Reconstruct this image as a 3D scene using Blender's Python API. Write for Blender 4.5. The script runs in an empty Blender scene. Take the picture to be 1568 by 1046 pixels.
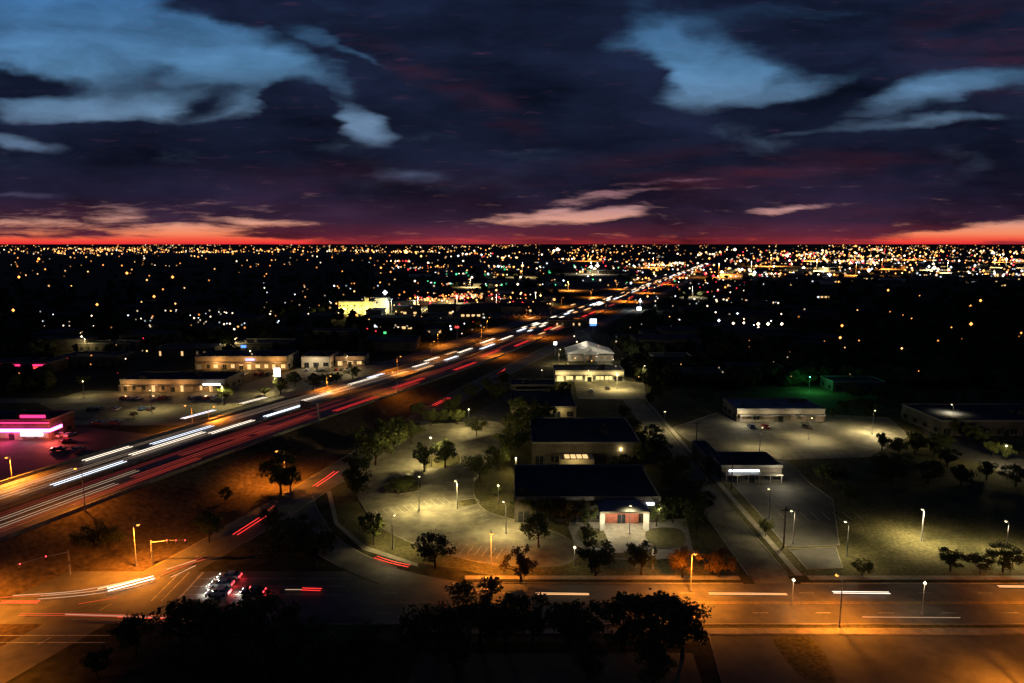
import bpy, math, random, bmesh
from mathutils import Vector, Matrix, noise as mnoise
random.seed(7)
R=random.random
U=random.uniform
scene=bpy.context.scene
scene.view_settings.view_transform='Standard'
scene.view_settings.look='None'
scene.view_settings.exposure=0

# ---------------------------------------------------------------- image pixel, projected through the camera -> ground position in metres
H=70.0; F=1045.0; T=math.radians(8.2)
ct,st=math.cos(T),math.sin(T)
def W(u,v,z=0.0):
    dx=(u-784)/F; dv=(v-523)/F
    dz=-st-dv*ct; dy=ct-dv*st
    s=(H-z)/(-dz)
    return Vector((s*dx,s*dy,z))
def mpp(v):
    dv=(v-523)/F
    return H/(st+dv*ct)/F

# ---------------------------------------------------------------- materials
def mat(name,c1,c2=None,scale=0.2,rough=0.85,detail=5,spec=0.3,scale2=None,lo2=0.5,hi2=1.3):
    m=bpy.data.materials.new(name); m.use_nodes=True
    nt=m.node_tree; b=nt.nodes['Principled BSDF']
    b.inputs['Roughness'].default_value=rough
    b.inputs['Specular IOR Level'].default_value=spec
    if c2 is None:
        c2=tuple(x*0.7 for x in c1)
    tc=nt.nodes.new('ShaderNodeTexCoord')
    n=nt.nodes.new('ShaderNodeTexNoise'); n.inputs['Scale'].default_value=scale; n.inputs['Detail'].default_value=detail
    n.inputs['Roughness'].default_value=0.65
    nt.links.new(tc.outputs['Object'],n.inputs['Vector'])
    r=nt.nodes.new('ShaderNodeValToRGB'); r.color_ramp.elements[0].position=0.35; r.color_ramp.elements[1].position=0.65
    r.color_ramp.elements[0].color=(*c2,1); r.color_ramp.elements[1].color=(*c1,1)
    nt.links.new(n.outputs['Fac'],r.inputs['Fac'])
    out=r.outputs['Color']
    if scale2:
        n2=nt.nodes.new('ShaderNodeTexNoise'); n2.inputs['Scale'].default_value=scale2; n2.inputs['Detail'].default_value=4
        nt.links.new(tc.outputs['Object'],n2.inputs['Vector'])
        mr=nt.nodes.new('ShaderNodeMapRange'); mr.inputs['From Min'].default_value=0.3; mr.inputs['From Max'].default_value=0.7
        mr.inputs['To Min'].default_value=lo2; mr.inputs['To Max'].default_value=hi2
        nt.links.new(n2.outputs['Fac'],mr.inputs['Value'])
        vm=nt.nodes.new('ShaderNodeVectorMath'); vm.operation='SCALE'
        nt.links.new(out,vm.inputs[0]); nt.links.new(mr.outputs[0],vm.inputs['Scale'])
        out=vm.outputs[0]
    nt.links.new(out,b.inputs['Base Color'])
    return m
def emit(name,c,s,sample=True):
    m=bpy.data.materials.new(name); m.use_nodes=True
    b=m.node_tree.nodes['Principled BSDF']
    b.inputs['Base Color'].default_value=(0.1,0.1,0.1,1)
    b.inputs['Emission Color'].default_value=(*c,1)
    b.inputs['Emission Strength'].default_value=s
    if not sample: m.cycles.emission_sampling='NONE'
    return m
M={}
M['earth']=mat('earth_and_dark_scrub',(0.05,0.046,0.028),(0.02,0.02,0.012),0.02,0.95,6,0.05,scale2=0.4)
M['urban']=mat('haze_catching_ground',(0.14,0.12,0.10),(0.03,0.03,0.02),0.012,0.9,7,0.05,scale2=0.03)  # paler ground, there to pick up the far floods as warm haze
M['grass']=mat('dry_grass',(0.10,0.088,0.04),(0.045,0.045,0.02),0.12,0.95,6,0.05,scale2=1.3)
M['slope']=mat('dry_slope_grass',(0.10,0.072,0.042),(0.055,0.04,0.024),0.06,0.95,6,0.05,scale2=0.9)
M['asphalt']=mat('asphalt',(0.07,0.067,0.056),(0.038,0.037,0.033),0.25,0.8,6,0.3,scale2=0.05)
M['road']=mat('worn_road_asphalt',(0.10,0.094,0.083),(0.06,0.057,0.05),0.35,0.72,6,0.35,scale2=0.07)
M['hwy']=mat('highway_concrete',(0.15,0.13,0.11),(0.085,0.075,0.065),0.3,0.7,6,0.35,scale2=0.05)
M['conc']=mat('concrete_lot',(0.17,0.155,0.11),(0.085,0.08,0.058),0.3,0.85,6,0.2,scale2=0.06)
M['walk']=mat('sidewalk_concrete',(0.24,0.22,0.175),(0.14,0.13,0.105),0.6,0.85,5,0.2)
M['paint']=mat('white_road_paint',(0.42,0.42,0.38),(0.12,0.12,0.10),1.2,0.7)
M['ypaint']=mat('yellow_road_paint',(0.4,0.26,0.05),(0.15,0.10,0.03),1.2,0.7)
M['roof']=mat('flat_roof_membrane',(0.035,0.04,0.055),(0.02,0.024,0.034),0.3,0.9,spec=0.1,scale2=0.1)
M['roofl']=mat('pale_roof_membrane',(0.14,0.15,0.18),(0.08,0.09,0.11),0.3,0.85,scale2=0.1)
M['roofw']=mat('white_metal_roof',(0.6,0.6,0.58),(0.45,0.45,0.43),0.5,0.5)
M['stucco']=mat('tan_stucco',(0.30,0.25,0.17),(0.2,0.17,0.115),0.7,0.9,scale2=0.15)
M['brick']=mat('red_brick',(0.30,0.10,0.06),(0.19,0.06,0.04),1.5,0.9)
M['wallw']=mat('white_wall',(0.5,0.47,0.4),(0.36,0.34,0.28),0.7,0.85)
M['walld']=mat('dark_wall',(0.10,0.086,0.068),(0.06,0.053,0.043),0.7,0.9,scale2=0.2)
M['trim']=mat('roof_trim',(0.16,0.15,0.13),(0.10,0.095,0.085),1,0.6)
M['glass']=mat('dark_glass',(0.02,0.025,0.03),(0.01,0.012,0.015),1,0.12,spec=0.6)
M['metal']=mat('galvanised_steel',(0.25,0.25,0.26),(0.16,0.16,0.17),3,0.45)
M['bark']=mat('bark',(0.07,0.05,0.035),(0.03,0.022,0.016),4,0.95,spec=0.05)
M['leaf']=mat('foliage',(0.10,0.115,0.03),(0.035,0.045,0.014),0.9,0.8,spec=0.15,scale2=3)
M['leafb']=mat('lamplit_foliage',(0.16,0.09,0.022),(0.07,0.04,0.012),0.9,0.8,spec=0.15,scale2=3)  # orange of the sodium lamps is put into this leaf colour
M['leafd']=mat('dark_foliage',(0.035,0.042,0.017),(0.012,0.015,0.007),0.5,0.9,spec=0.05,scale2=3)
M['tyre']=mat('tyre_rubber',(0.02,0.02,0.02),None,2,0.9)
M['barrier']=mat('concrete_barrier',(0.2,0.18,0.155),(0.12,0.11,0.1),0.6,0.9)
for k,c in dict(white=(0.6,0.6,0.6),silver=(0.3,0.31,0.33),red=(0.3,0.02,0.02),black=(0.02,0.02,0.022),blue=(0.03,0.06,0.16)).items():
    M['car_'+k]=mat('car_paint_'+k,c,tuple(x*0.92 for x in c),2,0.3,spec=0.6)
OR=(1,0.36,0.06); YW=(1,0.78,0.33); WH=(1,0.88,0.62); CW=(0.8,0.92,1); GR=(0.1,1,0.3); PK=(1,0.05,0.2)
M['e_or']=emit('sodium_lens',(1,0.36,0.05),3.2,False); M['e_yw']=emit('warm_lens',(1,0.85,0.45),4,False); M['e_gr']=emit('green_lens',(0.1,1,0.3),6)
M['win_w']=emit('lit_window_warm',(1,0.62,0.25),1.2,False); M['win_c']=emit('lit_window_cool',(0.85,0.9,1),1.6,False)
M['win_y']=emit('lit_window_yellow',(1,0.8,0.3),1.3,False)
M['win_d']=emit('dim_window',(1,0.6,0.25),0.12,False)
M['neon']=emit('pink_neon',(1,0.12,0.42),9); M['neonr']=emit('red_neon',(1,0.03,0.16),2.5)
M['sign_w']=emit('sign_face_white',(0.85,0.93,1),5); M['sign_r']=emit('sign_face_red',(1,0.06,0.05),1.6); M['sign_b']=emit('sign_face_blue',(0.1,0.3,1),2); M['sign_g']=emit('sign_face_green',(0.1,1,0.3),1.2)
M['head']=emit('headlamp',(1,0.93,0.8),30); M['tail']=emit('tail_lamp',(1,0.03,0.04),14)

class MB:
    """collects faces in several materials, becomes one mesh object"""
    def __init__(s): s.v=[]; s.f=[]; s.m=[]; s.mats=[]
    def mi(s,m):
        if m not in s.mats: s.mats.append(m)
        return s.mats.index(m)
    def add(s,verts,faces,m):
        o=len(s.v); k=s.mi(m); s.v+= [tuple(x) for x in verts]
        for f in faces: s.f.append([i+o for i in f]); s.m.append(k)
    def box(s,x0,y0,z0,x1,y1,z1,m):
        V=[(x0,y0,z0),(x1,y0,z0),(x1,y1,z0),(x0,y1,z0),(x0,y0,z1),(x1,y0,z1),(x1,y1,z1),(x0,y1,z1)]
        s.add(V,[(0,3,2,1),(4,5,6,7),(0,1,5,4),(1,2,6,5),(2,3,7,6),(3,0,4,7)],m)
    def tube(s,pts,rads,m,n=7):
        V=[];Fs=[]
        for i,p in enumerate(pts):
            p=Vector(p)
            d=(Vector(pts[min(i+1,len(pts)-1)])-Vector(pts[max(i-1,0)])).normalized()
            a=d.orthogonal().normalized() if abs(d.z)<0.9 else d.cross(Vector((0,1,0))).normalized()
            b=d.cross(a)
            for k in range(n):
                an=2*math.pi*k/n
                V.append(p+(a*math.cos(an)+b*math.sin(an))*rads[i])
        for i in range(len(pts)-1):
            for k in range(n):
                Fs.append((i*n+k,i*n+(k+1)%n,(i+1)*n+(k+1)%n,(i+1)*n+k))
        Fs.append(tuple(range(n))); Fs.append(tuple((len(pts)-1)*n+k for k in range(n)))
        s.add(V,Fs,m)
    def octa(s,c,r,m,rz=None):
        x,y,z=c; rz=rz or r
        s.add([(x+r,y,z),(x,y+r,z),(x-r,y,z),(x,y-r,z),(x,y,z+rz),(x,y,z-rz)],
              [(0,1,4),(1,2,4),(2,3,4),(3,0,4),(1,0,5),(2,1,5),(3,2,5),(0,3,5)],m)
    def mesh(s,name):
        me=bpy.data.meshes.new(name); me.from_pydata(s.v,[],s.f)
        for m in s.mats: me.materials.append(m)
        me.polygons.foreach_set('material_index',s.m); me.update()
        return me
    def obj(s,name,loc=(0,0,0),rot=0,parent=None):
        return mkobj(name,s.mesh(name),loc,rot,parent)
def mkobj(name,me,loc=(0,0,0),rot=0,parent=None,scale=(1,1,1)):
    o=bpy.data.objects.new(name,me); scene.collection.objects.link(o)
    o.location=loc; o.rotation_euler=(0,0,rot); o.scale=scale
    if parent: o.parent=parent
    return o
def light(name,loc,c,p,parent=None,rad=0.25,spot=False):
    l=bpy.data.lights.new(name,'SPOT' if spot else 'POINT'); l.color=c; l.energy=p; l.shadow_soft_size=rad
    if spot: l.spot_size=math.radians(156); l.spot_blend=0.8
    o=bpy.data.objects.new(name,l); scene.collection.objects.link(o); o.location=loc
    if parent: o.parent=parent
    return o

def smooth(pts,n=6,closed=False):
    P=[Vector(p) for p in pts]; out=[]
    N=len(P); rng=N if closed else N-1
    for i in range(rng):
        if closed: p0,p1,p2,p3=P[(i-1)%N],P[i],P[(i+1)%N],P[(i+2)%N]
        else: p0,p1,p2,p3=P[max(i-1,0)],P[i],P[i+1],P[min(i+2,N-1)]
        for k in range(n):
            t=k/n
            out.append(0.5*((2*p1)+(-p0+p2)*t+(2*p0-5*p1+4*p2-p3)*t*t+(-p0+3*p1-3*p2+p3)*t**3))
    if not closed: out.append(P[-1])
    return out
def ribbon_to(mb,P,w,z,m,h=0,off=0):
    P=[Vector((p[0],p[1],p[2] if len(p)>2 else 0)) for p in P]
    L=[];Rr=[]
    for i,p in enumerate(P):
        d=(P[min(i+1,len(P)-1)]-P[max(i-1,0)]); d.z=0; d.normalize()
        n=Vector((-d.y,d.x,0))
        L.append(p+n*(off+w/2)); Rr.append(p+n*(off-w/2))
    n=len(P); V=[];Fs=[]
    if h==0:
        for a,b in zip(L,Rr): V+= [(a.x,a.y,a.z+z),(b.x,b.y,b.z+z)]
        for i in range(n-1): Fs.append((2*i,2*i+1,2*i+3,2*i+2))
    else:
        for a,b in zip(L,Rr): V+=[(a.x,a.y,a.z+z),(a.x,a.y,a.z+z+h),(b.x,b.y,b.z+z+h),(b.x,b.y,b.z+z)]
        for i in range(n-1):
            q=4*i
            for k in range(3): Fs.append((q+k,q+k+1,q+k+5,q+k+4))
    mb.add(V,Fs,m)
def sheet(name,pts,z,m,sm=False,kerb=None):
    P=[W(*p) for p in pts]
    if sm: P=smooth(P,6,True)
    bm=bmesh.new(); vs=[bm.verts.new((p.x,p.y,z)) for p in P]
    f=bm.faces.new(vs); f.normal_update()
    if f.normal.z<0: f.normal_flip()
    bmesh.ops.triangulate(bm,faces=[f])
    me=bpy.data.meshes.new(name); bm.to_mesh(me); me.materials.append(m)
    o=mkobj(name,me)
    if kerb:
        mb=MB(); ribbon_to(mb,P+[P[0]],0.2,z,M['walk'],h=0.13)
        mb.obj('kerb',parent=o)
    return o
def dashed(mb,P,w,z,m,on=3,offg=9,off=0):
    acc=0; P=[Vector(p) for p in P]
    for a,b in zip(P[:-1],P[1:]):
        L=(b-a).length; d=(b-a)/L; s=0
        while s<L:
            if (acc+s)%(on+offg)<on-0.01:
                e=min(L,s+on-((acc+s)%(on+offg)))
                ribbon_to(mb,[a+d*s,a+d*e],w,z,m,off=off); s=e+0.02
            else: s+= (on+offg)-((acc+s)%(on+offg))
        acc+=L

# ---------------------------------------------------------------- ground
g=MB(); g.add([(-40000,-500,0),(40000,-500,0),(40000,45000,0),(-40000,45000,0)],[(0,1,2,3)],M['earth']); g.obj('ground')

# ---------------------------------------------------------------- highway frame
O=Vector((-110,138,0)); D=Vector((0.343,0.939,0)).normalized(); N=Vector((-D.y,D.x,0))
def sst(x): x=max(0,min(1,x)); return x*x*(3-2*x)
def hz(t): return 6.5*(1-sst((t-20)/300))
def HP(t,off,z=0): 
    p=O+D*t+N*off; return Vector((p.x,p.y,z))
ts=[-160+i*20 for i in range(40)]+[700+i*150 for i in range(14)]
hw=MB()
V=[];Fs=[]
for t in ts: V+=[HP(t,0,hz(t)+0.03),HP(t,37,hz(t)+0.03)]
for i in range(len(ts)-1): Fs.append((2*i,2*i+2,2*i+3,2*i+1))
hw.add(V,Fs,M['hwy'])
for off in (0.25,18.3,36.7):
    ribbon_to(hw,[HP(t,off,hz(t)) for t in ts],0.45,0,M['barrier'],h=0.95)
hwy=hw.obj('highway')
mk=MB()
for off,mm in ((1.6,M['paint']),(17.2,M['ypaint']),(19.6,M['ypaint']),(34.6,M['paint'])):
    ribbon_to(mk,[HP(t,off,hz(t)) for t in ts],0.18,0.04,mm)
for off in (5.3,9.0,12.7,23.3,27,30.7):
    for t in range(-100,560,12):
        ribbon_to(mk,[HP(t,off,hz(t)),HP(t+3.2,off,hz(t+3.2))],0.2,0.045,M['paint'])
mk.obj('lane_markings',parent=hwy)
em=MB()
V=[];Fs=[]
for t in ts:
    h=hz(t); V+=[HP(t,0,h+0.01),HP(t,-1-h*1.9,0.012)]
for i in range(len(ts)-1): Fs.append((2*i,2*i+1,2*i+3,2*i+2))
em.add(V,Fs,M['slope'])
V=[];Fs=[]
for t in ts:
    h=hz(t); V+=[HP(t,37,h+0.01),HP(t,38+h*1.2,0.012)]
for i in range(len(ts)-1): Fs.append((2*i,2*i+2,2*i+3,2*i+1))
em.add(V,Fs,M['slope'])
em.obj('grass_embankment')
gm=MB(); ribbon_to(gm,[HP(t,-12,0) for t in ts],36,0.008,M['slope']); gm.obj('grass_verge')
def froff(t): return -34+14*sst((t-10)/220)
fr=MB(); P=[HP(t,froff(t)) for t in ts]; ribbon_to(fr,P,11,0.02,M['road'])
f=fr.obj('frontage_road')
m2=MB(); dashed(m2,[HP(t,froff(t)) for t in range(-40,600,20)],0.18,0.03,M['paint'])
ribbon_to(m2,[HP(t,froff(t)+5.2) for t in range(10,600,20)],0.18,0.03,M['ypaint']); m2.obj('lane_markings',parent=f)
m2=MB()
for o_ in (5.6,-5.6): ribbon_to(m2,[HP(t,froff(t)+o_) for t in range(30,900,20)],0.25,0,M['walk'],h=0.13)
m2.obj('kerb',parent=f)
fl=MB(); ribbon_to(fl,[HP(t,50) for t in ts],14,0.02,M['road'])
f=fl.obj('frontage_road')
m2=MB(); dashed(m2,[HP(t,50) for t in range(0,600,20)],0.18,0.03,M['paint']); m2.obj('lane_markings',parent=f)
m2=MB()
for o_ in (57.2,42.8): ribbon_to(m2,[HP(t,o_) for t in range(0,900,20)],0.25,0,M['walk'],h=0.13)
m2.obj('kerb',parent=f)

# cross street
cs=MB()
ribbon_to(cs,[(-420,125.5),(-130,125.5)],15,0.024,M['road'])
cs.add([(-130,118,0.024),(-28,118,0.024),(-28,133,0.024),(-36,138.5,0.024),(-130,138.5,0.024)],[(0,1,2,3,4)],M['road'])
cs.add([(-28,118,0.024),(420,118,0.024),(420,133,0.024),(-28,133,0.024)],[(0,1,2,3)],M['road'])
c=cs.obj('cross_street')
m2=MB()
ribbon_to(m2,[(-26,125.3),(400,125.3)],0.16,0.034,M['ypaint']); ribbon_to(m2,[(-26,125.8),(400,125.8)],0.16,0.034,M['ypaint'])
dashed(m2,[(-26,129.3,0),(400,129.3,0)],0.16,0.034,M['paint']); dashed(m2,[(-26,121.8,0),(400,121.8,0)],0.16,0.034,M['paint'])
for yy in (128.6,132.0,135.2): ribbon_to(m2,[(-66,yy),(-34,yy)],0.16,0.034,M['paint'])
ribbon_to(m2,[(-66.3,126.2),(-66.3,138)],0.5,0.034,M['paint'])
ribbon_to(m2,[(-69.3,126.2),(-69.3,138)],0.25,0.034,M['paint']);ribbon_to(m2,[(-71.3,126.2),(-71.3,138)],0.25,0.034,M['paint'])
for yy in (112,114.2): ribbon_to(m2,[(-104,yy),(-72,yy)],0.25,0.036,M['paint'])
m2.obj('road_markings',parent=c)
m2=MB()
ribbon_to(m2,[(-20,117.8),(420,117.8)],0.3,0,M['walk'],h=0.13)
ribbon_to(m2,[(-20,115.6),(420,115.6)],1.8,0,M['walk'],h=0.12)
ribbon_to(m2,[(-10,133.2),(48,133.2)],0.3,0,M['walk'],h=0.13); ribbon_to(m2,[(60,133.2),(420,133.2)],0.3,0,M['walk'],h=0.13)
ribbon_to(m2,[(-10,135.6),(48,135.6)],1.6,0,M['walk'],h=0.12); ribbon_to(m2,[(62.5,135.6),(420,135.6)],1.6,0,M['walk'],h=0.12)
ribbon_to(m2,[(-60,117.8),(-22,117.8)],0.3,0,M['walk'],h=0.13)
m2.obj('pavement_with_kerb')
m2=MB(); m2.add([(-62,112,0.006),(420,112,0.006),(420,118,0.006),(-62,118,0.006)],[(0,1,2,3)],M['grass']); m2.obj('grass_verge')
sp=smooth([W(455,752),W(468,790),W(505,838),W(590,880),W(700,905)],8)
m2=MB(); ribbon_to(m2,sp,7,0.022,M['road']); s=m2.obj('slip_road')
m2=MB(); ribbon_to(m2,sp[2:-8],0.25,0,M['walk'],h=0.13,off=3.6); ribbon_to(m2,sp[6:-12],0.25,0,M['walk'],h=0.13,off=-3.6); m2.obj('kerb',parent=s)
m2=MB(); ribbon_to(m2,[(54.5,133.1,0),(54.5,400,0),(54.5,620,0)],8,0.021,M['conc']); s=m2.obj('side_street')
m2=MB(); ribbon_to(m2,[(50.3,136.5,0),(50.3,620,0)],0.25,0,M['walk'],h=0.13); ribbon_to(m2,[(58.7,136.5,0),(58.7,620,0)],0.25,0,M['walk'],h=0.13); ribbon_to(m2,[(61,136.5,0),(61,200,0)],1.5,0,M['walk'],h=0.1); ribbon_to(m2,[(60.4,222,0),(60.4,300,0)],1.5,0,M['walk'],h=0.1); m2.obj('kerb',parent=s)

# grass surrounds and lots
sheet('lawn',[(500,740),(515,800),(560,838),(640,862),(760,882),(1150,886),(1130,850),(1060,740),(1010,650),(960,600),(780,600),(700,620),(580,660)],0.012,M['grass'],)
m2=MB(); m2.add([(58.6,136.4,0.008),(230,136.4,0.008),(230,330,0.008),(58.6,330,0.008)],[(0,1,2,3)],M['grass']); m2.obj('lawn')
lot=sheet('parking_lot',[(545,750),(560,700),(612,660),(690,648),(765,648),(772,690),(728,735),(738,778),(800,800),(865,822),(885,850),(850,868),(770,866),(690,852),(622,828),(575,800)],0.018,M['conc'],True,True)
m2=MB()
for (u0,v0,u1,v1,n) in [(585,792,690,770,11),(650,840,760,855,11),(660,700,720,692,7),(600,735,640,728,5),(700,782,732,800,4)]:
    a=W(u0,v0); b=W(u1,v1); d=(b-a); pn=Vector((-d.y,d.x,0)).normalized()
    for k in range(n):
        p=a+d*(k/(n-1)); ribbon_to(m2,[p,p+pn*5],0.11,0.025,M['paint'])
m2.obj('stall_markings',parent=lot)
for pts in ([(590,742),(640,738),(640,752),(595,756)],[(655,700),(700,695),(700,712),(650,716)],[(700,768),(728,764),(732,772),(705,776)]):
    sheet('planting_island',pts,0.03,M['grass'],True,True)
sheet('front_walk',[(500,752),(512,802),(556,842),(640,868),(640,863),(560,836),(518,800),(507,752)],0.03,M['walk'])
sheet('entrance_plaza',[(868,800),(1050,795),(1062,850),(1000,858),(930,856),(880,835)],0.034,M['walk'],False,True)
for pts in ([(885,812),(922,812),(930,838),(892,830)],[(990,812),(1040,810),(1048,835),(1000,838)],[(935,848),(990,848),(985,856),(938,856)]): sheet('planting_bed',pts,0.045,M['grass'],True,True)
sheet('parking_lot',[(880,582),(985,585),(990,612),(885,612)],0.018,M['conc'],False,True)
sheet('parking_lot',[(780,602),(880,606),(760,648),(700,646)],0.016,M['asphalt'])
l2=sheet('parking_lot',[(1030,655),(1110,628),(1360,640),(1392,668),(1330,700),(1205,705),(1075,692)],0.018,M['conc'],False,True)
sheet('parking_lot',[(1116,735),(1200,700),(1240,740),(1275,765),(1285,835),(1204,838),(1165,790)],0.016,M['asphalt'],False,True)
sheet('vacant_lot',[(1255,762),(1400,752),(1568,770),(1660,800),(1660,850),(1330,838)],0.013,M['grass'])
sheet('parking_lot',[(1208,842),(1280,838),(1290,870),(1236,872)],0.02,M['asphalt'],False,True)
sheet('parking_lot',[(1400,640),(1568,700),(1700,730),(1700,760),(1568,735),(1440,690)],0.020,M['asphalt'])
l4=sheet('parking_lot',[(1085,972),(1700,972),(1760,1100),(1120,1100)],0.018,M['asphalt'],False,True)
sheet('dirt_yard',[(1185,968),(1235,966),(1280,1040),(1240,1046),(1195,1000)],0.022,M['grass'],True)
m2=MB()
for k in range(14): m2.box(96+k*2.7,98,0.02,96.1+k*2.7,102.5,0.024,M['paint'])
m2.obj('stall_markings',parent=l4)
m2=MB()
for k in range(22): m2.box(66+k*2.8,216,0.02,66.11+k*2.8,221,0.024,M['paint'])
for k in range(8): m2.box(70+k*2.8,166,0.02,70.11+k*2.8,171,0.024,M['paint'])
m2.obj('stall_markings',parent=l2)
sheet('parking_lot',[(640,1000),(1060,1000),(1100,1120),(600,1120)],0.018,M['asphalt'])
sheet('parking_lot',[(60,618),(130,598),(330,600),(455,565),(600,552),(560,574),(420,606),(270,652),(110,640)],0.018,M['conc'],False,False)
sheet('parking_lot',[(-60,648),(90,650),(255,668),(60,745),(-60,760)],0.016,M['asphalt'])
m2=MB(); ribbon_to(m2,[(-260,300,0),(-105,300,0)],9,0.023,M['road']); ribbon_to(m2,[(-420,262,0),(-120,262,0)],9,0.023,M['road']); m2.obj('side_street')
sheet('car_dealership_lot',[(600,470),(850,458),(840,486),(620,488)],0.03,M['conc'])
sheet('town_haze_ground',[(1095,430),(1090,396),(1800,396),(1800,428)],0.02,M['urban'])  # pale sheets added under the far floods to stand in for glowing haze
sheet('town_haze_ground',[(640,446),(700,398),(1040,398),(940,446)],0.04,M['urban'])
sheet('town_haze_ground',[(-200,391),(600,391),(600,384),(-200,384)],0.02,M['urban'])

# ---------------------------------------------------------------- buildings
def building(name,u0,u1,vb,depth,h,wall,roof,win='glass',wf=0.55,parapet=0.6,bays=None,units=2,band=None,door=True,canopy=None,storeys=1,rot=0,lit=0.75):
    a=W(u0,vb); b=W(u1,vb); x0=0; x1=b.x-a.x; y0=0; y1=depth
    root=bpy.data.objects.new(name,None); scene.collection.objects.link(root); root.location=(a.x,a.y,0); root.rotation_euler=(0,0,rot)
    mb=MB()
    mb.box(x0,y0,0,x1,y1,h,wall)
    t=0.3
    for (p,q,r_,s_) in ((x0-t/2,y0-t/2,x1+t/2,y0+t/2),(x0-t/2,y1-t/2,x1+t/2,y1+t/2),(x0-t/2,y0+t/2,x0+t/2,y1-t/2),(x1-t/2,y0+t/2,x1+t/2,y1-t/2)):
        mb.box(p,q,h-0.1,r_,s_,h+parapet,M['trim'])
    mb.obj('walls',parent=root)
    rf=MB(); rf.box(x0+t/2,y0+t/2,h+0.01,x1-t/2,y1-t/2,h+0.12,roof)
    for k in range(units):
        ux=U(x0+3,x1-4); uy=U(y0+2,y1-3); s=U(0.8,1.4)
        rf.box(ux,uy,h+0.12,ux+s*1.6,uy+s,h+0.12+s,M['walld'])
        rf.box(ux+0.2,uy+0.2,h+0.12+s,ux+s,uy+s*0.8,h+0.3+s,M['walld'])
    rf.obj('roof',parent=root)
    wn=MB(); wd=x1-x0; n=bays or max(2,int(wd/4.5)); sh=h/storeys
    for st_ in range(storeys):
        for k in range(n):
            cx=x0+wd*(k+0.5)/n+U(-.3,.3); ww=wd/n*wf*U(0.8,1.1)
            zb=st_*sh+ (0.9 if storeys>1 or k%3 else 0.1)
            zt=st_*sh+min(sh-0.7,2.9)
            rr=R(); m_=M[win] if win=='glass' or rr<lit else (M['win_d'] if rr<lit+0.15 else M['glass'])
            wn.box(cx-ww/2,-0.06,zb,cx+ww/2,-0.01,zt,m_)
            wn.box(cx-ww/2-0.12,-0.10,zb-0.12,cx+ww/2+0.12,-0.012,zb,M['trim'])
            wn.box(cx-0.05,-0.09,zb,cx+0.05,-0.062,zt,M['trim'])
        nn=max(2,int(depth/6))
        for k in range(nn):
            cy=depth*(k+0.5)/nn
            for xs in (x0-0.06,x1+0.01): wn.box(xs,cy-1.2,st_*sh+0.9,xs+0.05,cy+1.2,st_*sh+min(sh-0.7,2.6),M['glass'])
    wn.obj('windows',parent=root)
    if door:
        d=MB(); cx=x0+wd*0.5; d.box(cx-1.0,-0.14,0,cx+1.0,-0.1,2.3,M['glass']); d.box(cx-1.15,-0.17,0,cx-1.0,-0.1,2.4,M['trim']); d.box(cx+1.0,-0.17,0,cx+1.15,-0.1,2.4,M['trim']); d.obj('door',parent=root)
    if canopy:
        c_=MB(); c_.box(x0+0.5,-2.6,h*0.62,x1-0.5,-0.15,h*0.62+0.25,M['trim'])
        k=x0+0.8
        while k<x1-0.4: c_.box(k-0.1,-2.5,0,k+0.1,-2.3,h*0.62,M['trim']); k+=max(3.2,(x1-x0)/8)
        c_.box(x0+0.8,-2.0,h*0.62-0.06,x1-0.8,-1.85,h*0.62-0.005,M[canopy]); c_.obj('canopy',parent=root)
    if band:
        s_=MB(); s_.box(x0+wd*band[1],-0.35,h*band[3],x0+wd*band[2],-0.16,h*band[3]+band[4],M[band[0]]); s_.obj('sign',parent=root)
    return root,a,x1
r,a,w_=building('office_building',788,1010,800,25,6,M['walld'],M['roof'],units=4,parapet=0.9,door=False)
pv=MB(); cx=W(953,806).x-a.x
pv.box(cx-6,-5.5,4.6,cx+6,-0.2,5.2,M['stucco']); pv.add([(cx-6.3,-5.8,5.21),(cx+6.3,-5.8,5.21),(cx+4,-1.5,6.6),(cx-4,-1.5,6.6),(cx+6.3,-0.1,5.21),(cx-6.3,-0.1,5.21)],[(0,1,2,3),(1,4,2),(5,0,3),(4,5,3,2)],M['roofl'])
for q in (-5.4,5.4): pv.box(cx+q-0.6,-5.3,0,cx+q+0.6,-4.4,4.6,M['wallw'])
pv.box(cx-4.4,-0.6,0,cx+4.4,-0.3,4.55,M['brick']); pv.box(cx-1.0,-0.7,0,cx+1.0,-0.61,2.4,M['glass']); pv.box(cx-0.05,-0.75,0,cx+0.05,-0.705,2.4,M['trim'])
pv.box(cx+5,-0.35,4.7,cx+8.2,-0.16,5.3,M['sign_w'])
pv.obj('entrance_portico',parent=r)
light('portico_lamp',(cx-2.5,-3,4.3),WH,1000,r,0.1); light('portico_lamp',(cx+2.5,-3,4.3),WH,1000,r,0.1); light('wall_lamp',(cx+9,-2.5,4.6),WH,350,r,0.1); light('portico_lamp',(cx-5.5,-8,3.4),WH,900,r,0.1); light('portico_lamp',(cx+5.5,-8,3.4),WH,900,r,0.1)
r2,a2,_=building('office_building',815,980,712,31,7,M['walld'],M['roof'],units=5,door=False)
sk=MB()
for k in range(4): sk.box(10+k*1.9,-5.0,3.8,11.5+k*1.9,-1.6,4.0,M['win_w'])
sk.box(8.6,-6,0,19,-0.1,3.79,M['stucco']); sk.obj('skylight_annex',parent=r2)
light('wall_lamp',(13,-8.5,4.0),YW,700,r2,0.1)
r3,a3,_=building('shop_building',782,882,641,32,4.5,M['stucco'],M['roof'],win='glass',units=3)
light('wall_lamp',(6,-3,3.6),YW,450,r3,0.1); light('wall_lamp',(20,-3,3.6),YW,450,r3,0.1)
building('shop_building',782,850,607,14,5,M['walld'],M['roof'],units=2)
r4,a4,w4=building('store_building',850,955,584,16,5.2,M['wallw'],M['roof'],win='win_y',wf=0.8,units=3,canopy='win_w',lit=0.55)
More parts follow.
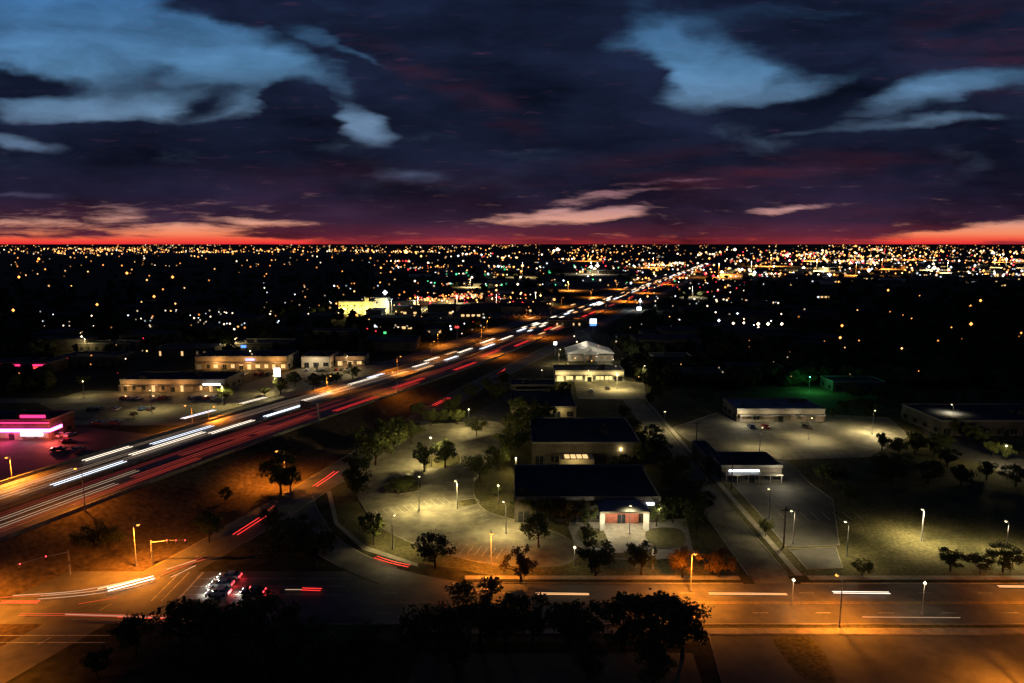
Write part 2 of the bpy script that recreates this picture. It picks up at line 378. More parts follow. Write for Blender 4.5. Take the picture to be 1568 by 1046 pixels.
for k in (0.1,0.5,0.9): light('wall_lamp',(w4*k,-4,4.3),YW,2000,r4,0.2)
gb=bpy.data.objects.new('gabled_hall',None); scene.collection.objects.link(gb); p=W(870,553); gb.location=(p.x,p.y,0)
q=MB(); q.box(0,0,0,27,22,4.5,M['wallw']); q.add([(-0.8,-0.8,4.5),(27.8,-0.8,4.5),(27.8,22.8,4.5),(-0.8,22.8,4.5),(13.5,-0.8,9),(13.5,22.8,9)],[(0,4,5,3),(4,1,2,5),(0,1,4),(2,3,5)],M['roofw'])
q.add([(9,-5,4.5),(18,-5,4.5),(13.5,-5,7.5),(9,2,4.5),(18,2,4.5),(13.5,2,7.5)],[(0,2,5,3),(2,1,4,5),(0,1,2)],M['roofw'])
for xx in (9.4,17.2): q.box(xx,-4.8,0,xx+0.4,-4.4,4.5,M['wallw'])
q.obj('walls_and_roof',parent=gb)
q=MB()
for k in range(6): q.box(1.5+k*4.3,-0.06,1,3.9+k*4.3,-0.01,3.4,M['win_d'])
q.obj('windows',parent=gb)
light('added_flood_lamp',(24,-10,16),WH,8000,gb,0.2); light('added_flood_lamp',(-3,-4,7),WH,2000,gb,0.3); light('added_flood_lamp',(10,30,14),WH,5000,gb,0.3)
r5,a5,w5=building('drive_through_restaurant',1104,1196,739,13,4.8,M['walld'],M['roof'],win='glass',wf=0.75,units=3,canopy='win_c',band=('sign_w',0.12,0.62,0.72,0.5))
light('wall_lamp',(w5-1.5,-4,4.2),WH,1600,r5,0.3); light('wall_lamp',(4,-4,4.2),WH,300,r5,0.1)
building('shop_building',1080,1101,722,16,4.6,M['walld'],M['roof'],units=1)
r6,a6,w6=building('retail_store',1128,1262,646,18,4.8,M['stucco'],M['roofl'],win='win_d',wf=0.45,units=4,canopy='win_y')
for k in (0.03,0.35,0.68,0.95): light('wall_lamp',(w6*k,-4.5,4.4),WH,2500 if k<0.1 else 700,r6,0.2)
r7,a7,w7=building('warehouse',1440,1640,668,26,5.5,M['walld'],M['roof'],units=4)
building('house',1275,1355,600,14,4.5,M['walld'],M['roof'],units=1)
building('house',1045,1110,585,14,4.5,M['walld'],M['roof'],units=1)
r8,a8,w8=building('strip_mall',185,345,600,20,5.5,M['stucco'],M['roof'],win='win_w',wf=0.3,units=6,canopy='win_w',lit=0.5)
for k in (0.1,0.35,0.6,0.85): light('wall_lamp',(w8*k,-4,4),(1,0.5,0.18),1500,r8,0.12)
sg=MB(); sg.box(w8-9,-3.0,3.8,w8-1,-2.7,4.6,M['sign_w']); sg.obj('sign',parent=r8)
r9,a9,w9=building('strip_mall',300,440,566,22,7,M['stucco'],M['roof'],win='win_w',wf=0.5,units=6,canopy='win_w',band=('sign_b',0.55,0.65,0.75,1.0),lit=0.6)
for k in (0.25,0.6,0.9): light('wall_lamp',(w9*k,-5,5),(1,0.5,0.16),4000,r9,0.25)
r10,a10,w10=building('shop_building',462,506,563,20,6,M['wallw'],M['roof'],win='glass',units=2); light('added_flood_lamp',(w10*0.5,-7,6),(1,.8,.5),3500,r10,0.2)
r11,_,w11=building('shop_building',514,558,560,14,5,M['stucco'],M['roof'],win='win_w',units=2,canopy='win_w'); light('added_flood_lamp',(w11*0.5,-6,5),(1,0.55,0.25),2500,r11,0.2)
r12,a12,w12=building('diner',-40,78,674,14,7,M['walld'],M['roof'],win='win_d',wf=0.8,units=3)
q=MB(); q.box(-0.3,-0.85,3.2,w12+0.3,-0.5,4.3,M['neon']); q.box(w12+0.35,-0.6,3.2,w12+0.6,6,4.3,M['neon']); q.box(w12-10,-0.95,1.8,w12-2,-0.87,3.0,M['sign_w']); q.box(w12*0.55,3,7.4,w12*0.55+9,3.4,8.4,M['neonr']); q.box(-0.3,-0.6,6.3,w12+0.3,-0.35,6.7,M['neonr']); q.obj('neon_trim',parent=r12)
light('neon_glow_lamp',(w12+2.5,-3.5,3.0),(1,.10,.06),9000,r12,0.1); light('neon_glow_lamp',(w12*0.5,-3.5,3.0),PK,3500,r12,0.1)
r13,a13,w13=building('shop_building',-30,75,572,16,5.5,M['walld'],M['roof'],units=2)
q=MB(); 
for (x_,l_) in ((5,7),(14,3),(w13-8,8),(w13-20,5)): q.box(x_,-0.5,4.2,x_+l_,-0.3,5.0,M['neonr'])
q.obj('neon_sign',parent=r13)
for (uu0,uu1,vv,dd,hh) in [(90,180,560,18,5),(240,330,545,16,5),(360,440,538,20,5),(120,200,538,14,5),(560,640,530,16,5),(480,540,520,16,6),(1000,1060,560,14,5),(1120,1200,575,14,4),(840,900,500,18,5),(640,700,505,18,6)]:
    building('shop_building',uu0,uu1,vv,dd,hh,M['walld'],M['roof'],win=random.choice(['glass','glass','win_w']),wf=0.3,units=2,door=False,lit=0.35)
ht=bpy.data.objects.new('hotel',None); scene.collection.objects.link(ht); p=W(519,481); ht.location=(p.x,p.y,0)
q=MB(); qw=MB()
for (x0,x1,y0,y1,h) in ((0,25,0,16,12),(25.01,36,-3,14,12.5),(36.01,48,2,16,15.5),(27,31,-4.5,-3.01,16)):
    q.box(x0,y0,0,x1,y1,h,M['wallw']); q.box(x0-0.3,y0-0.3,h,x1+0.3,y1+0.3,h+0.8,M['trim'])
    if x1-x0>6:
        n=int((x1-x0)/3.2)
        for fl_ in range(int(h/3.3)):
            for k in range(n):
                cx=x0+(x1-x0)*(k+0.5)/n
                qw.box(cx-0.7,y0-0.08,fl_*3.3+1,cx+0.7,y0-0.01,fl_*3.3+2.5,M['win_y'] if R()<0.4 else M['glass'])
q.obj('walls',parent=ht); qw.obj('windows',parent=ht)
for k in range(6): light('added_flood_lamp',(3+k*8.5,-10,4),(1,0.78,0.18),10000,ht,0.3)
light('added_flood_lamp',(54,-6,13),(0.85,1,0.95),16000,ht,1.2)
def pylon(u,v,h,w,hh,m,m2_=None):
    p=W(u,v); b=MB(); b.tube([(0,0,0),(0,0,h)],[0.3,0.22],M['metal'])
    b.box(-w/2,-0.3,h-hh,w/2,0.3,h,M[m]); b.box(-w/2-0.15,-0.22,h-hh-0.15,w/2+0.15,0.22,h+0.15,M['trim'])
    if m2_: b.box(-w/2,-0.3,h-hh-1.8,w/2,0.3,h-hh-0.5,M[m2_])
    b.obj('pylon_sign',(p.x,p.y,0))
pylon(426,598,11,3,4.2,'sign_w'); pylon(908,512,12,5,3.5,'sign_w','sign_b'); pylon(375,560,12,3,1.5,'sign_b'); pylon(700,520,10,3,1.5,'sign_r'); pylon(978,490,12,4,3,'sign_w'); pylon(590,525,8,2,1.5,'sign_g'); pylon(850,545,9,2,2,'sign_w'); pylon(60,585,8,4,1.2,'sign_r')

# ---------------------------------------------------------------- street lamps
def lamp_mesh(kind,h):
    b=MB(); b.tube([(0,0,0),(0,0,0.5),(0,0,0.5),(0,0,h)],[0.22,0.22,0.12,0.07],M['metal'],8)
    if kind=='cobra':
        b.tube([(0,0,h-0.3),(0.7,0,h+0.15),(1.8,0,h+0.3)],[0.06,0.05,0.045],M['metal'],6)
        b.box(1.6,-0.17,h+0.3,2.5,0.17,h+0.44,M['metal']); b.octa((2.1,0,h+0.1),0.45,M['e_or'],0.3)
    elif kind=='box':
        b.box(-0.1,-0.05,h-0.1,0.9,0.05,h,M['metal']); b.box(0.4,-0.25,h+0.1,1.1,0.25,h+0.22,M['metal']); b.octa((0.75,0,h-0.08),0.36,M['e_yw'],0.22)
    elif kind=='globe':
        b.octa((0,0,h+0.25),0.35,M['e_yw'],0.35); b.octa((0,0,h+0.7),0.2,M['metal'],0.1)
    elif kind=='green':
        b.octa((0,0,h+0.2),0.35,M['e_gr'],0.3)
    return b.mesh('street_lamp')
LM={}
def lamp(u,v,h,kind='box',c=YW,p=2000,rot=0,rad=0.22):
    key=(kind,h)
    if key not in LM: LM[key]=lamp_mesh(kind,h)
    pos=W(u,v,h); o=mkobj('street_lamp',LM[key],(pos.x,pos.y,0),rot)
    off={'cobra':(2.1,0,h-0.35),'box':(0.75,0,h-0.45),'globe':(0,0,h-0.35),'green':(0,0,h-0.35)}[kind]
    pt=kind in('globe','green')
    if pt: off=(0.5,-0.3,h+0.2)
    light('lamp',off,c,p,o,rad,spot=not pt)
    return o
OC=(1,0.28,0.022)
for (u,v,h,p,rot) in [(435,690,10,36000,-2.6),(204,801,10,48000,-0.6),(15,698,13,38000,-1.3),(752,812,8,22000,-1.5),(1060,842,9,34000,-1.57),(1290,890,9,32000,1.57),(1590,985,9,50000,-1.57),(-60,870,10,42000,0),
    (293,621,10,26000,-2.8),(318,624,10,26000,0.3),(500,576,10,28000,-0.3),(608,546,10,28000,-0.3),(-90,640,10,20000,0),(1640,880,9,24000,1.57),(-70,985,9,15000,0)]:
    lamp(u,v,h,'cobra',OC,p,rot,0.3)
for t,off in [(330,58),(420,58),(520,58),(640,58),(780,58),(950,58),(1150,58),(170,-.7),(300,-.7),(390,-1),(490,-1),(600,-1),(730,-1),(880,-1),(1100,-1),(1350,-1),(1650,-1),(280,38),(360,38),(20,-.7)]:
    p=HP(t,off); o=mkobj('street_lamp',LM[('cobra',10)],(p.x,p.y,hz(t) if off<45 else 0),2.78 if off<0 else -0.36); light('lamp',(2.1,0,9.65),OC,(12000 if t<300 else 32000) if t<700 else 130000,o,0.3,spot=True)
for (u,v,h,p,k) in [(660,672,9,20000,'globe'),(718,628,8,11000,'globe'),(641,731,9,20000,'box'),(763,745,5,1600,'globe'),(775,769,8,12000,'box'),(790,703,5,2000,'globe'),(1018,631,8,8000,'box'),(1338,629,9,32000,'box'),
    (1180,750,8,2500,'box'),(1217,783,8,5000,'box'),(1415,779,8,22000,'box'),(1541,684,7,6000,'globe'),(945,571,8,20000,'box'),(965,776,7,2000,'box'),(856,535,9,12000,'box'),(830,567,8,7000,'box'),
    (1545,800,8,12000,'box'),(1300,800,8,6000,'box'),(1460,620,9,9000,'box'),(700,735,8,11000,'box'),(985,560,8,7000,'box'),(1416,895,6,700,'globe'),(127,585,7,3500,'globe'),
    (130,520,8,5000,'globe'),(360,520,8,7000,'globe'),(420,575,9,16000,'box'),(340,590,9,11000,'box'),(230,598,9,9000,'box'),(530,545,9,9000,'box'),(950,690,5,700,'globe'),(1165,655,8,9000,'box'),(1240,640,8,12000,'box'),(1215,890,5,500,'globe'),(880,840,4,400,'globe'),(1000,845,4,400,'globe'),(600,790,8,7000,'box')]:
    lamp(u,v,h,k,YW if u<1000 else (1,0.8,0.42),p,U(-3,3),0.2 if p<5000 else 0.32)
lamp(1240,578,7,'green',GR,4000)

# ---------------------------------------------------------------- trees
def tree_mesh(seed,leafm,n=2600,spread=1.0):
    rd=random.Random(seed); b=MB()
    b.tube([(0,0,0),(0.05,0.03,1.1),(0.1,0,2.2),(0.15,0.1,4.2)],[0.26,0.19,0.16,0.06],M['bark'],7)
    clumps=[]
    for k in range(9):
        an=k*2.4+rd.uniform(-.4,.4); L=rd.uniform(1.6,3.3)*spread; z=rd.uniform(3.2,6.6)
        e=(math.cos(an)*L,math.sin(an)*L,z)
        b.tube([(0.08,0,rd.uniform(1.5,3)),(e[0]*.5,e[1]*.5,2.6+(z-2.6)*.6),e],[0.1,0.07,0.03],M['bark'],5)
        clumps.append((e,rd.uniform(0.8,1.25)))
    for k in range(16):
        an=rd.uniform(0,6.28); rr=rd.uniform(0,2.6)*spread; z=rd.uniform(2.6,7.2)
        rr*=math.sqrt(max(0.1,1-((z-4.6)/3.4)**2))
        clumps.append(((math.cos(an)*rr,math.sin(an)*rr,z),rd.uniform(0.6,1.2)))
    V=[];Fs=[]
    for i in range(n):
        (c,r)=clumps[rd.randrange(len(clumps))]
        d=Vector((rd.gauss(0,1),rd.gauss(0,1),rd.gauss(0,0.8))).normalized()*r*(rd.random()**0.4)
        if rd.random()<0.08: d*=1.4
        p=Vector(c)+d
        s=rd.uniform(0.12,0.27)
        a=Vector((rd.gauss(0,1),rd.gauss(0,1),rd.gauss(0,1))).normalized(); t=a.orthogonal().normalized(); q=a.cross(t)
        o=len(V); V+=[p+t*s,p+q*s*0.6,p-t*s,p-q*s*0.6]; Fs.append((o,o+1,o+2,o+3))
    b.add(V,Fs,leafm)
    return b.mesh('oak_tree')
TM=[tree_mesh(i,M['leaf'],3200,U(0.9,1.25)) for i in range(6)]
TB=[tree_mesh(i+20,M['leafb'],2600,1.1) for i in range(2)]
def tree(u,v,hpx,wide=1.0,b=False):
    p=W(u,v); h=hpx*mpp(v)*1.03; s=h/7.9
    mkobj('oak_tree',random.choice(TB if b else TM),(p.x,p.y,0),U(0,6.28),scale=(s*wide*U(.95,1.1),s*wide*U(.95,1.1),s))
for a_ in [(572,834,50),(545,768,58),(667,870,56,1.1),(797,892,56,1,True),(825,838,56),(912,882,55,1.2),(982,880,52,1.1),(1045,884,50,1.1,True),(1100,884,44,1.2,True),(430,758,66),(445,755,40,1.2),
    (418,818,42),(440,862,60,1.3),(482,868,62,1.2),(460,830,40,1.3),(575,712,45,1.3),(600,695,40,1.2),(630,680,36,1.2),(650,722,46),(682,716,44,1.1),(610,757,26,1.4),(626,752,24,1.3),(700,650,24,1.3),(680,648,22,1.2),(730,668,30,1.2),
    (735,738,42,1.1),(780,702,46,1.2),(790,668,42,1.1),(765,720,40,1.2),(800,690,40,1.1),(810,668,40,1.2),(795,640,30,1.2),(815,650,36,1.2),(835,655,36),(860,615,32,1.1),(1045,780,56,1.2),(1065,825,50),(1025,742,36),(985,715,38,1.1),(960,725,30,1.1),(1010,700,34,1.2),(1040,735,40,1.2),(1060,800,52,1.2),(1075,790,40,1.1),(1030,800,40,1.1),(805,792,44,1.2),(830,800,44,1.2),(850,800,40,1.2,True),(870,806,40,1.1,True),(885,795,36,1.2),(900,806,34,1.1),(1005,806,36,1.1),(760,760,20),(900,835,34,.8),(1010,610,22,1.2),(955,645,26),(968,665,26),(975,690,30,1.2),(945,735,30,1.2),
    (560,690,36,1.3),(590,676,34,1.2),(612,668,30,1.3),(660,652,26,1.3),(550,735,44,1.1),
    (346,618,30),(405,607,14,1.3),(430,604,28,1.2),(452,592,22,1.2),(480,598,26),(500,592,20,1.2),(515,588,18,1.3),(540,580,20,1.3),(1172,822,28,.8),(1275,748,38,1.2),(1365,745,45,1.2),(1350,735,40,1.2),(1455,874,36,1.3),(1535,876,44,1.3),(1500,878,30,1.3),(1320,882,24,1.4),(1300,770,30),(1400,695,34,1.2),(1375,700,30,1.2),(1350,690,28),(1405,690,24,1.3),(1430,700,30,1.3),(1460,668,28),(1480,674,26),(1540,705,26),(1520,700,24,1.2),(1275,640,14),(1380,730,36,1.2),(1260,740,30),(1420,740,36,1.3),(1470,745,34,1.3),(1450,715,30,1.3),(1510,735,30,1.2),(1555,745,34,1.3),(1500,680,24,1.3),(1440,690,28,1.3),
    (140,845,42,1.2),(168,842,36,1.2),(60,835,26),(320,830,50,1.1),(345,770,24),(127,592,16,1.2),(205,640,10,1.3),(30,760,25),
    (210,1004,66,1.1),(280,1000,80,1.2),(320,1005,85,1.2),(370,1010,90,1.3),(425,1012,100,1.2),(470,1010,60,1.2),(560,1005,50,1.2),(640,1000,60,1.1),(670,1005,78,1.2),(735,990,100,1.15),(775,995,82,1.2),(815,990,80),(870,992,72,1.2),(895,990,68,1.2),(955,995,90,1.1),(1005,1010,108,1.15),(1045,1005,84,1.1),(700,1035,60,1.2),(900,1040,60,1.3),(500,1040,70,1.3),(150,1040,50),(1000,1045,60,1.3),(600,1045,60,1.2),(390,1045,80,1.2),
    (640,640,24,1.2),(720,610,22,1.2),(745,600,22,1.2),(770,590,22),(700,625,22),(690,632,22,1.3),(760,612,24,1.2),(1015,720,34,1.2),(1035,765,40,1.2),(1000,675,26,1.2)]:
    tree(*a_)
for _ in range(46):
    tree(U(1280,1640),U(598,640),U(14,22),U(1.1,1.4))
for _ in range(14):
    tree(U(990,1120),U(570,620),U(12,20),U(1.1,1.4))

def icos():
    bm=bmesh.new(); bmesh.ops.create_icosphere(bm,subdivisions=2,radius=1)
    V=[v.co.copy() for v in bm.verts]; Fs=[[v.index for v in f.verts] for f in bm.faces]; bm.free(); return V,Fs
IV,IF=icos()
boxes=[]
bpy.context.view_layer.update()
for o in scene.objects:
    if o.type=='EMPTY': 
        k=[c for c in o.children if c.name.startswith('walls')]
        if k:
            d=k[0].dimensions; boxes.append((o.location.x-5,o.location.y-10,o.location.x+d.x+6,o.location.y+d.y+6))
def blocked(x,y,pad=0):
    r_=Vector((x,y,0))-O; t=r_.dot(D); off=r_.dot(N)
    if -45-pad<off<66+pad: return True
    if y<150: return True
    if 50<x<60 and y<620: return True
    for b in boxes:
        if b[0]<x<b[2] and b[1]<y<b[3]: return True
    return False
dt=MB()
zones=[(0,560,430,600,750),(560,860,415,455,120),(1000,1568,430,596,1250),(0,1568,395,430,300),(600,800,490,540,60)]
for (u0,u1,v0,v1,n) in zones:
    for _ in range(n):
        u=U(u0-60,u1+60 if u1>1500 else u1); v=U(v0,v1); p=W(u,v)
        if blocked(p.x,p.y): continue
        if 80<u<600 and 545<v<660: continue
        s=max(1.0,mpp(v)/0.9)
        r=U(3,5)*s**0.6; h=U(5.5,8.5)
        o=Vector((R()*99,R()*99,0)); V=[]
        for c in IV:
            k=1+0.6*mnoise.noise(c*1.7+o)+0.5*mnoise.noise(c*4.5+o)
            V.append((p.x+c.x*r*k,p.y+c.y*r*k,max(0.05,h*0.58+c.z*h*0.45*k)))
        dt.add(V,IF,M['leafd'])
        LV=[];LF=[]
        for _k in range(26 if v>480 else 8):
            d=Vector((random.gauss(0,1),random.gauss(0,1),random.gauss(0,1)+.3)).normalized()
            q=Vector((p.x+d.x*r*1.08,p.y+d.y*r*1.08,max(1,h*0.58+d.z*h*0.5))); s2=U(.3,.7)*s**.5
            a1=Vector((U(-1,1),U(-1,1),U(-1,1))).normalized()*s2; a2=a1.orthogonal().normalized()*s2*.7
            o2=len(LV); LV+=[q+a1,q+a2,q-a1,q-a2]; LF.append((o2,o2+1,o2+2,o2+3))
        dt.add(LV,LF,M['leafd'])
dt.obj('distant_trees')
db=MB()
for (u0,u1,v0,v1,n,pl) in [(560,1000,400,520,120,.5),(1000,1568,385,440,160,.6),(0,560,400,540,45,0.0),(1000,1250,440,540,25,.15),(850,1000,500,560,10,.3)]:
    for _ in range(n):
        u=U(u0,u1); v=U(v0,v1); p=W(u,v)
        if blocked(p.x,p.y,10): continue
        w_=U(14,45); d_=U(12,30); h=U(4,9); m_=random.choice([M['stucco'],M['walld'],M['wallw'],M['walld']]) if pl>0.2 else M['walld']
        db.box(p.x,p.y,0,p.x+w_,p.y+d_,h,m_); db.box(p.x-0.3,p.y-0.3,h,p.x+w_+0.3,p.y+d_+0.3,h+0.7,M['roof'])
        if R()<pl:
            for k in range(int(w_/5)):
                if R()<0.5: db.box(p.x+1+k*5,p.y-0.15,1,p.x+4+k*5,p.y-0.02,3,random.choice([M['win_w'],M['win_c'],M['win_w']]))
db.obj('distant_buildings')

# ---------------------------------------------------------------- city lights (lamps of the distant town, one mesh)
EC={}
def ec(col,s):
    k=(col,s)
    if k not in EC:
        c,f_=dict(o=((1,0.34,0.07),.8),w=((1,0.76,0.5),.9),c=((0.8,0.9,1),.9),r=((1,0.04,0.06),.7),g=((0.08,1,0.4),.4),y=((1,0.52,0.16),.9))[col]
        EC[k]=emit('city_light_%s_%d'%(col,int(s*10)),c,s*f_,sample=False)
    return EC[k]
cl=MB()
def cluster(u0,u1,v0,v1,n,cols,lo=0.5,hi=1.3,ss=(0.6,2,5),z=9,pw=1.0,groups=0):
    cen=[(U(u0,u1),v0+(v1-v0)*R()**pw) for _ in range(groups)]
    for _ in range(n):
        u=U(u0,u1); v=v0+(v1-v0)*R()**pw
        if groups and R()<0.6:
            c=random.choice(cen); u=random.gauss(c[0],(u1-u0)*0.02+6); v=max(v0,min(v1,random.gauss(c[1],1.2)))
        p=W(u,v); r=U(lo,hi)*mpp(v)
        off=(Vector((p.x,p.y,0))-O).dot(N)
        if -3<off<40: continue
        cl.octa((p.x,p.y,U(6,z)),r,ec(random.choice(cols),random.choice(ss)))
random.seed(21)
cluster(-80,1650,375.5,382,480,'oooyyyw',0.6,1.1,(0.4,1,2.5),groups=20)
cluster(-80,1650,381,391,420,'oooyyyow',0.6,1.4,(0.5,1.5,4),groups=18)
cluster(-80,700,382,388,260,'yyyywoo',0.6,1.5,(1,2,5),groups=9)
cluster(-80,600,390,412,80,'ooooyyw',0.7,1.5,(0.5,1.5,3))
cluster(-80,600,410,450,36,'oooy',0.8,1.7,(0.5,1.5,3))
cluster(-80,560,450,520,16,'ooy',0.9,2.0,(0.5,1.5,3))
cluster(60,430,487,517,56,'cwwcw',0.8,1.6,(0.5,1.2,3.5),groups=7)
cluster(400,620,440,500,44,'wwyoc',0.7,1.6,(0.5,1.5,4))
cluster(600,1080,388,420,260,'wyyooowcr',0.7,1.7,(0.8,2,5),groups=14)
cluster(620,1000,410,445,150,'wwyyoocgrg',0.7,1.9,(0.8,2,5),groups=9)
cluster(610,850,455,477,260,'yyoorrow',0.7,1.8,(0.8,2,5),groups=7)
cluster(1080,1650,383,403,540,'wwwyyooor',0.7,1.9,(1,2.5,6),groups=20)
cluster(1080,1650,402,427,400,'wwyyoocrw',0.7,2.2,(1,2.5,6),groups=12)
cluster(1000,1140,402,440,100,'wwyyo',0.8,1.9,(1,2.5,6),groups=4)
cluster(960,1150,425,470,60,'wwyorc',0.7,1.7,(0.6,2,5))
cluster(1200,1650,430,600,16,'ooyo',0.8,1.9,(0.6,2,4))
cluster(960,1240,470,520,44,'cwwcwo',0.8,1.9,(0.6,2,5),groups=8)
cluster(1040,1330,520,600,14,'ooyw',0.7,1.6,(0.5,1.5,3))
cluster(0,450,520,600,18,'oywr',0.7,1.5,(0.6,1.5,4))
cluster(560,760,480,530,34,'cwwyr',0.8,1.7,(0.6,2,5))
cluster(860,980,520,600,12,'wyw',0.7,1.5,(1,3))
for (u,v,c,k) in [(1288,517,'o',4),(1485,514,'o',5),(1500,473,'o',4),(1359,455,'o',3.5),(237,466,'o',4),(150,480,'o',4),(22,490,'o',4.5),(590,459,'c',7),(854,384,'w',6),(848,386,'w',4),(905,414,'c',5),(622,388,'y',6),(1155,424,'c',5),(1285,538,'o',4),(980,474,'c',4.5),(360,523,'w',3),(127,536,'w',3),(760,455,'y',3),(1455,520,'o',2),(1138,512,'w',3.5),(1160,514,'w',5),(1175,514,'w',5),(1196,514,'w',4.5),(1122,513,'w',4),(1100,508,'c',4),(1125,384,'w',5),(1310,378,'o',4),(1230,416,'w',5),(1330,420,'w',6),(1430,416,'w',6),(1520,390,'w',6),(910,418,'w',5),(915,412,'w',5),(800,412,'y',4),(195,425,'o',4),(60,400,'o',4),(265,432,'o',4),(30,432,'o',4),(1080,426,'r',5),(1092,430,'r',4),(1105,424,'w',6),(1190,400,'o',5),(1270,428,'c',5)]:
    p=W(u,v); cl.octa((p.x,p.y,9),k*0.55*mpp(v),ec(c,5))
cl.obj('distant_city_lights')
for (u,v,c,p) in [(640,474,YW,200000),(700,470,YW,260000),(760,470,(1,.5,.3),260000),(820,466,YW,200000),(905,420,WH,700000),(800,425,YW,500000),(720,440,YW,300000),(980,476,CW,30000),(870,445,OR,350000),
    (1150,420,YW,2000000),(1250,415,YW,3000000),(1350,412,OR,4000000),(1450,418,YW,3000000),(1540,410,YW,4000000),(1060,455,WH,150000),(1100,425,OR,1300000),(600,480,YW,40000),(1240,400,OR,9000000),(1400,398,OR,9000000),(1530,402,OR,9000000),(900,400,OR,4000000),(1180,408,OR,5000000),(1310,422,OR,1800000),(1000,410,OR,2500000)]:
    q=W(u,v); hh=14 if v>430 else 30
    b=MB(); b.tube([(0,0,0),(0,0,hh)],[0.3,0.15],M['metal']); b.box(-1.5,-0.3,hh,1.5,0.3,hh+0.7,M['metal'])
    o=b.obj('added_flood_lamp',(q.x,q.y,0)); light('lamp',(0,-1.2,hh-0.5),c,p,o,0.5,spot=True)  # added masts that light far ground, standing in for the town's warm glow

# ---------------------------------------------------------------- traffic trails (long exposure light of moving vehicles)
M['t_w']=emit('headlight_trail_white',(1,0.85,0.66),2.4); M['t_w2']=emit('headlight_trail_dim',(1,0.66,0.42),0.6); M['t_r']=emit('taillight_trail_red',(1,0.035,0.03),1.6); M['t_r2']=emit('taillight_trail_dim',(1,0.09,0.04),0.5); M['t_o']=emit('headlight_trail_orange',(1,0.5,0.2),1.8)
M['t_c']=emit('headlight_trail_cool',(0.82,0.88,1),2.6)
tr=MB()
def htrail(t0,t1,off,m,w=0.22,pair=1.4,drift=0):
    n=max(2,int((t1-t0)/8)+1)
    for o_ in ((-pair/2,pair/2) if pair else (0,)):
        P=[HP(t0+(t1-t0)*i/(n-1),off+o_+drift*i/(n-1),hz(t0+(t1-t0)*i/(n-1))+0.65) for i in range(n)]
        ribbon_to(tr,P,w,0,M[m],h=w*0.5)
random.seed(5)
for (t0,t1,off,m,w) in [(28,50,21.5,'t_c',.18),(55,84,25.2,'t_w',.18),(83,104,21.6,'t_w',.2),(110,132,21.5,'t_c',.26),(66,92,29,'t_c',.16),(46,62,33,'t_w',.18),(96,112,47,'t_c',.18),(125,140,46,'t_w',.18),(140,160,27,'t_w',.16),(155,178,29,'t_o',.18),(180,205,31,'t_w',.18),(150,175,25,'t_w2',.18),(200,215,33,'t_c',.22),(210,226,25,'t_o',.2),(240,258,29,'t_w',.24),(270,288,24,'t_c',.26),(262,280,33,'t_w',.24),(300,322,29,'t_w',.28),(320,345,22,'t_c',.28),(345,370,32,'t_w',.3),(365,390,25,'t_w',.3),(230,250,22,'t_o',.22),(290,306,33,'t_o',.24),(335,352,26,'t_o',.26),(10,40,29,'t_w2',.14),(0,24,25,'t_w2',.14),(-20,30,33,'t_w2',.12),(20,100,23,'t_w2',.08),(100,240,29,'t_w2',.08),(60,180,32.5,'t_w2',.07),(-30,60,27,'t_w2',.08),(120,300,25,'t_w2',.07),
    (128,160,3.4,'t_r',.12),(165,198,3.6,'t_r2',.16),(88,118,7,'t_r2',.14),(40,85,7.2,'t_r2',.12),(20,60,3.6,'t_r2',.12),(60,100,11,'t_r2',.12),(180,210,7,'t_r',.14),(0,35,7,'t_w2',.12),(5,45,11,'t_w2',.12),(240,270,4,'t_r',.18),(290,320,9,'t_r',.2),(340,370,5,'t_r',.24),(0,150,14,'t_r2',.06),(80,260,9,'t_r2',.07),(200,380,12,'t_r2',.08),(-20,120,4.6,'t_r2',.06)]:
    htrail(t0,t1,off,m,w)
t=380
while t<2250:
    sc=1+(t-390)/450
    for off,ms in ((22,'t_w t_o t_c'),(26,'t_w t_o t_w'),(30,'t_o t_w t_c'),(33.5,'t_w t_o'),(50,'t_w t_o'),(4,'t_r t_r2'),(8,'t_r t_r2 t_o'),(12,'t_r2 t_r')):
        if R()<((0.5 if t<700 else 0.75) if 18<off<40 else 0.42 if off<18 else 0.2):
            L=U(8,22)*sc**0.7; tt=t+U(0,25)*sc
            htrail(tt,tt+L,off,random.choice(ms.split()),(0.36 if off>18 else 0.3)*sc,0 if sc>1.8 else 1.4)
    t+=32*sc**0.6
def ftrail(pts,m,w=0.2,pair=0):
    P=smooth([W(u,v,0.6) for u,v in pts],6)
    for o_ in ((-pair/2,pair/2) if pair else (0,)): ribbon_to(tr,P,w,0,M[m],h=0.08,off=o_)
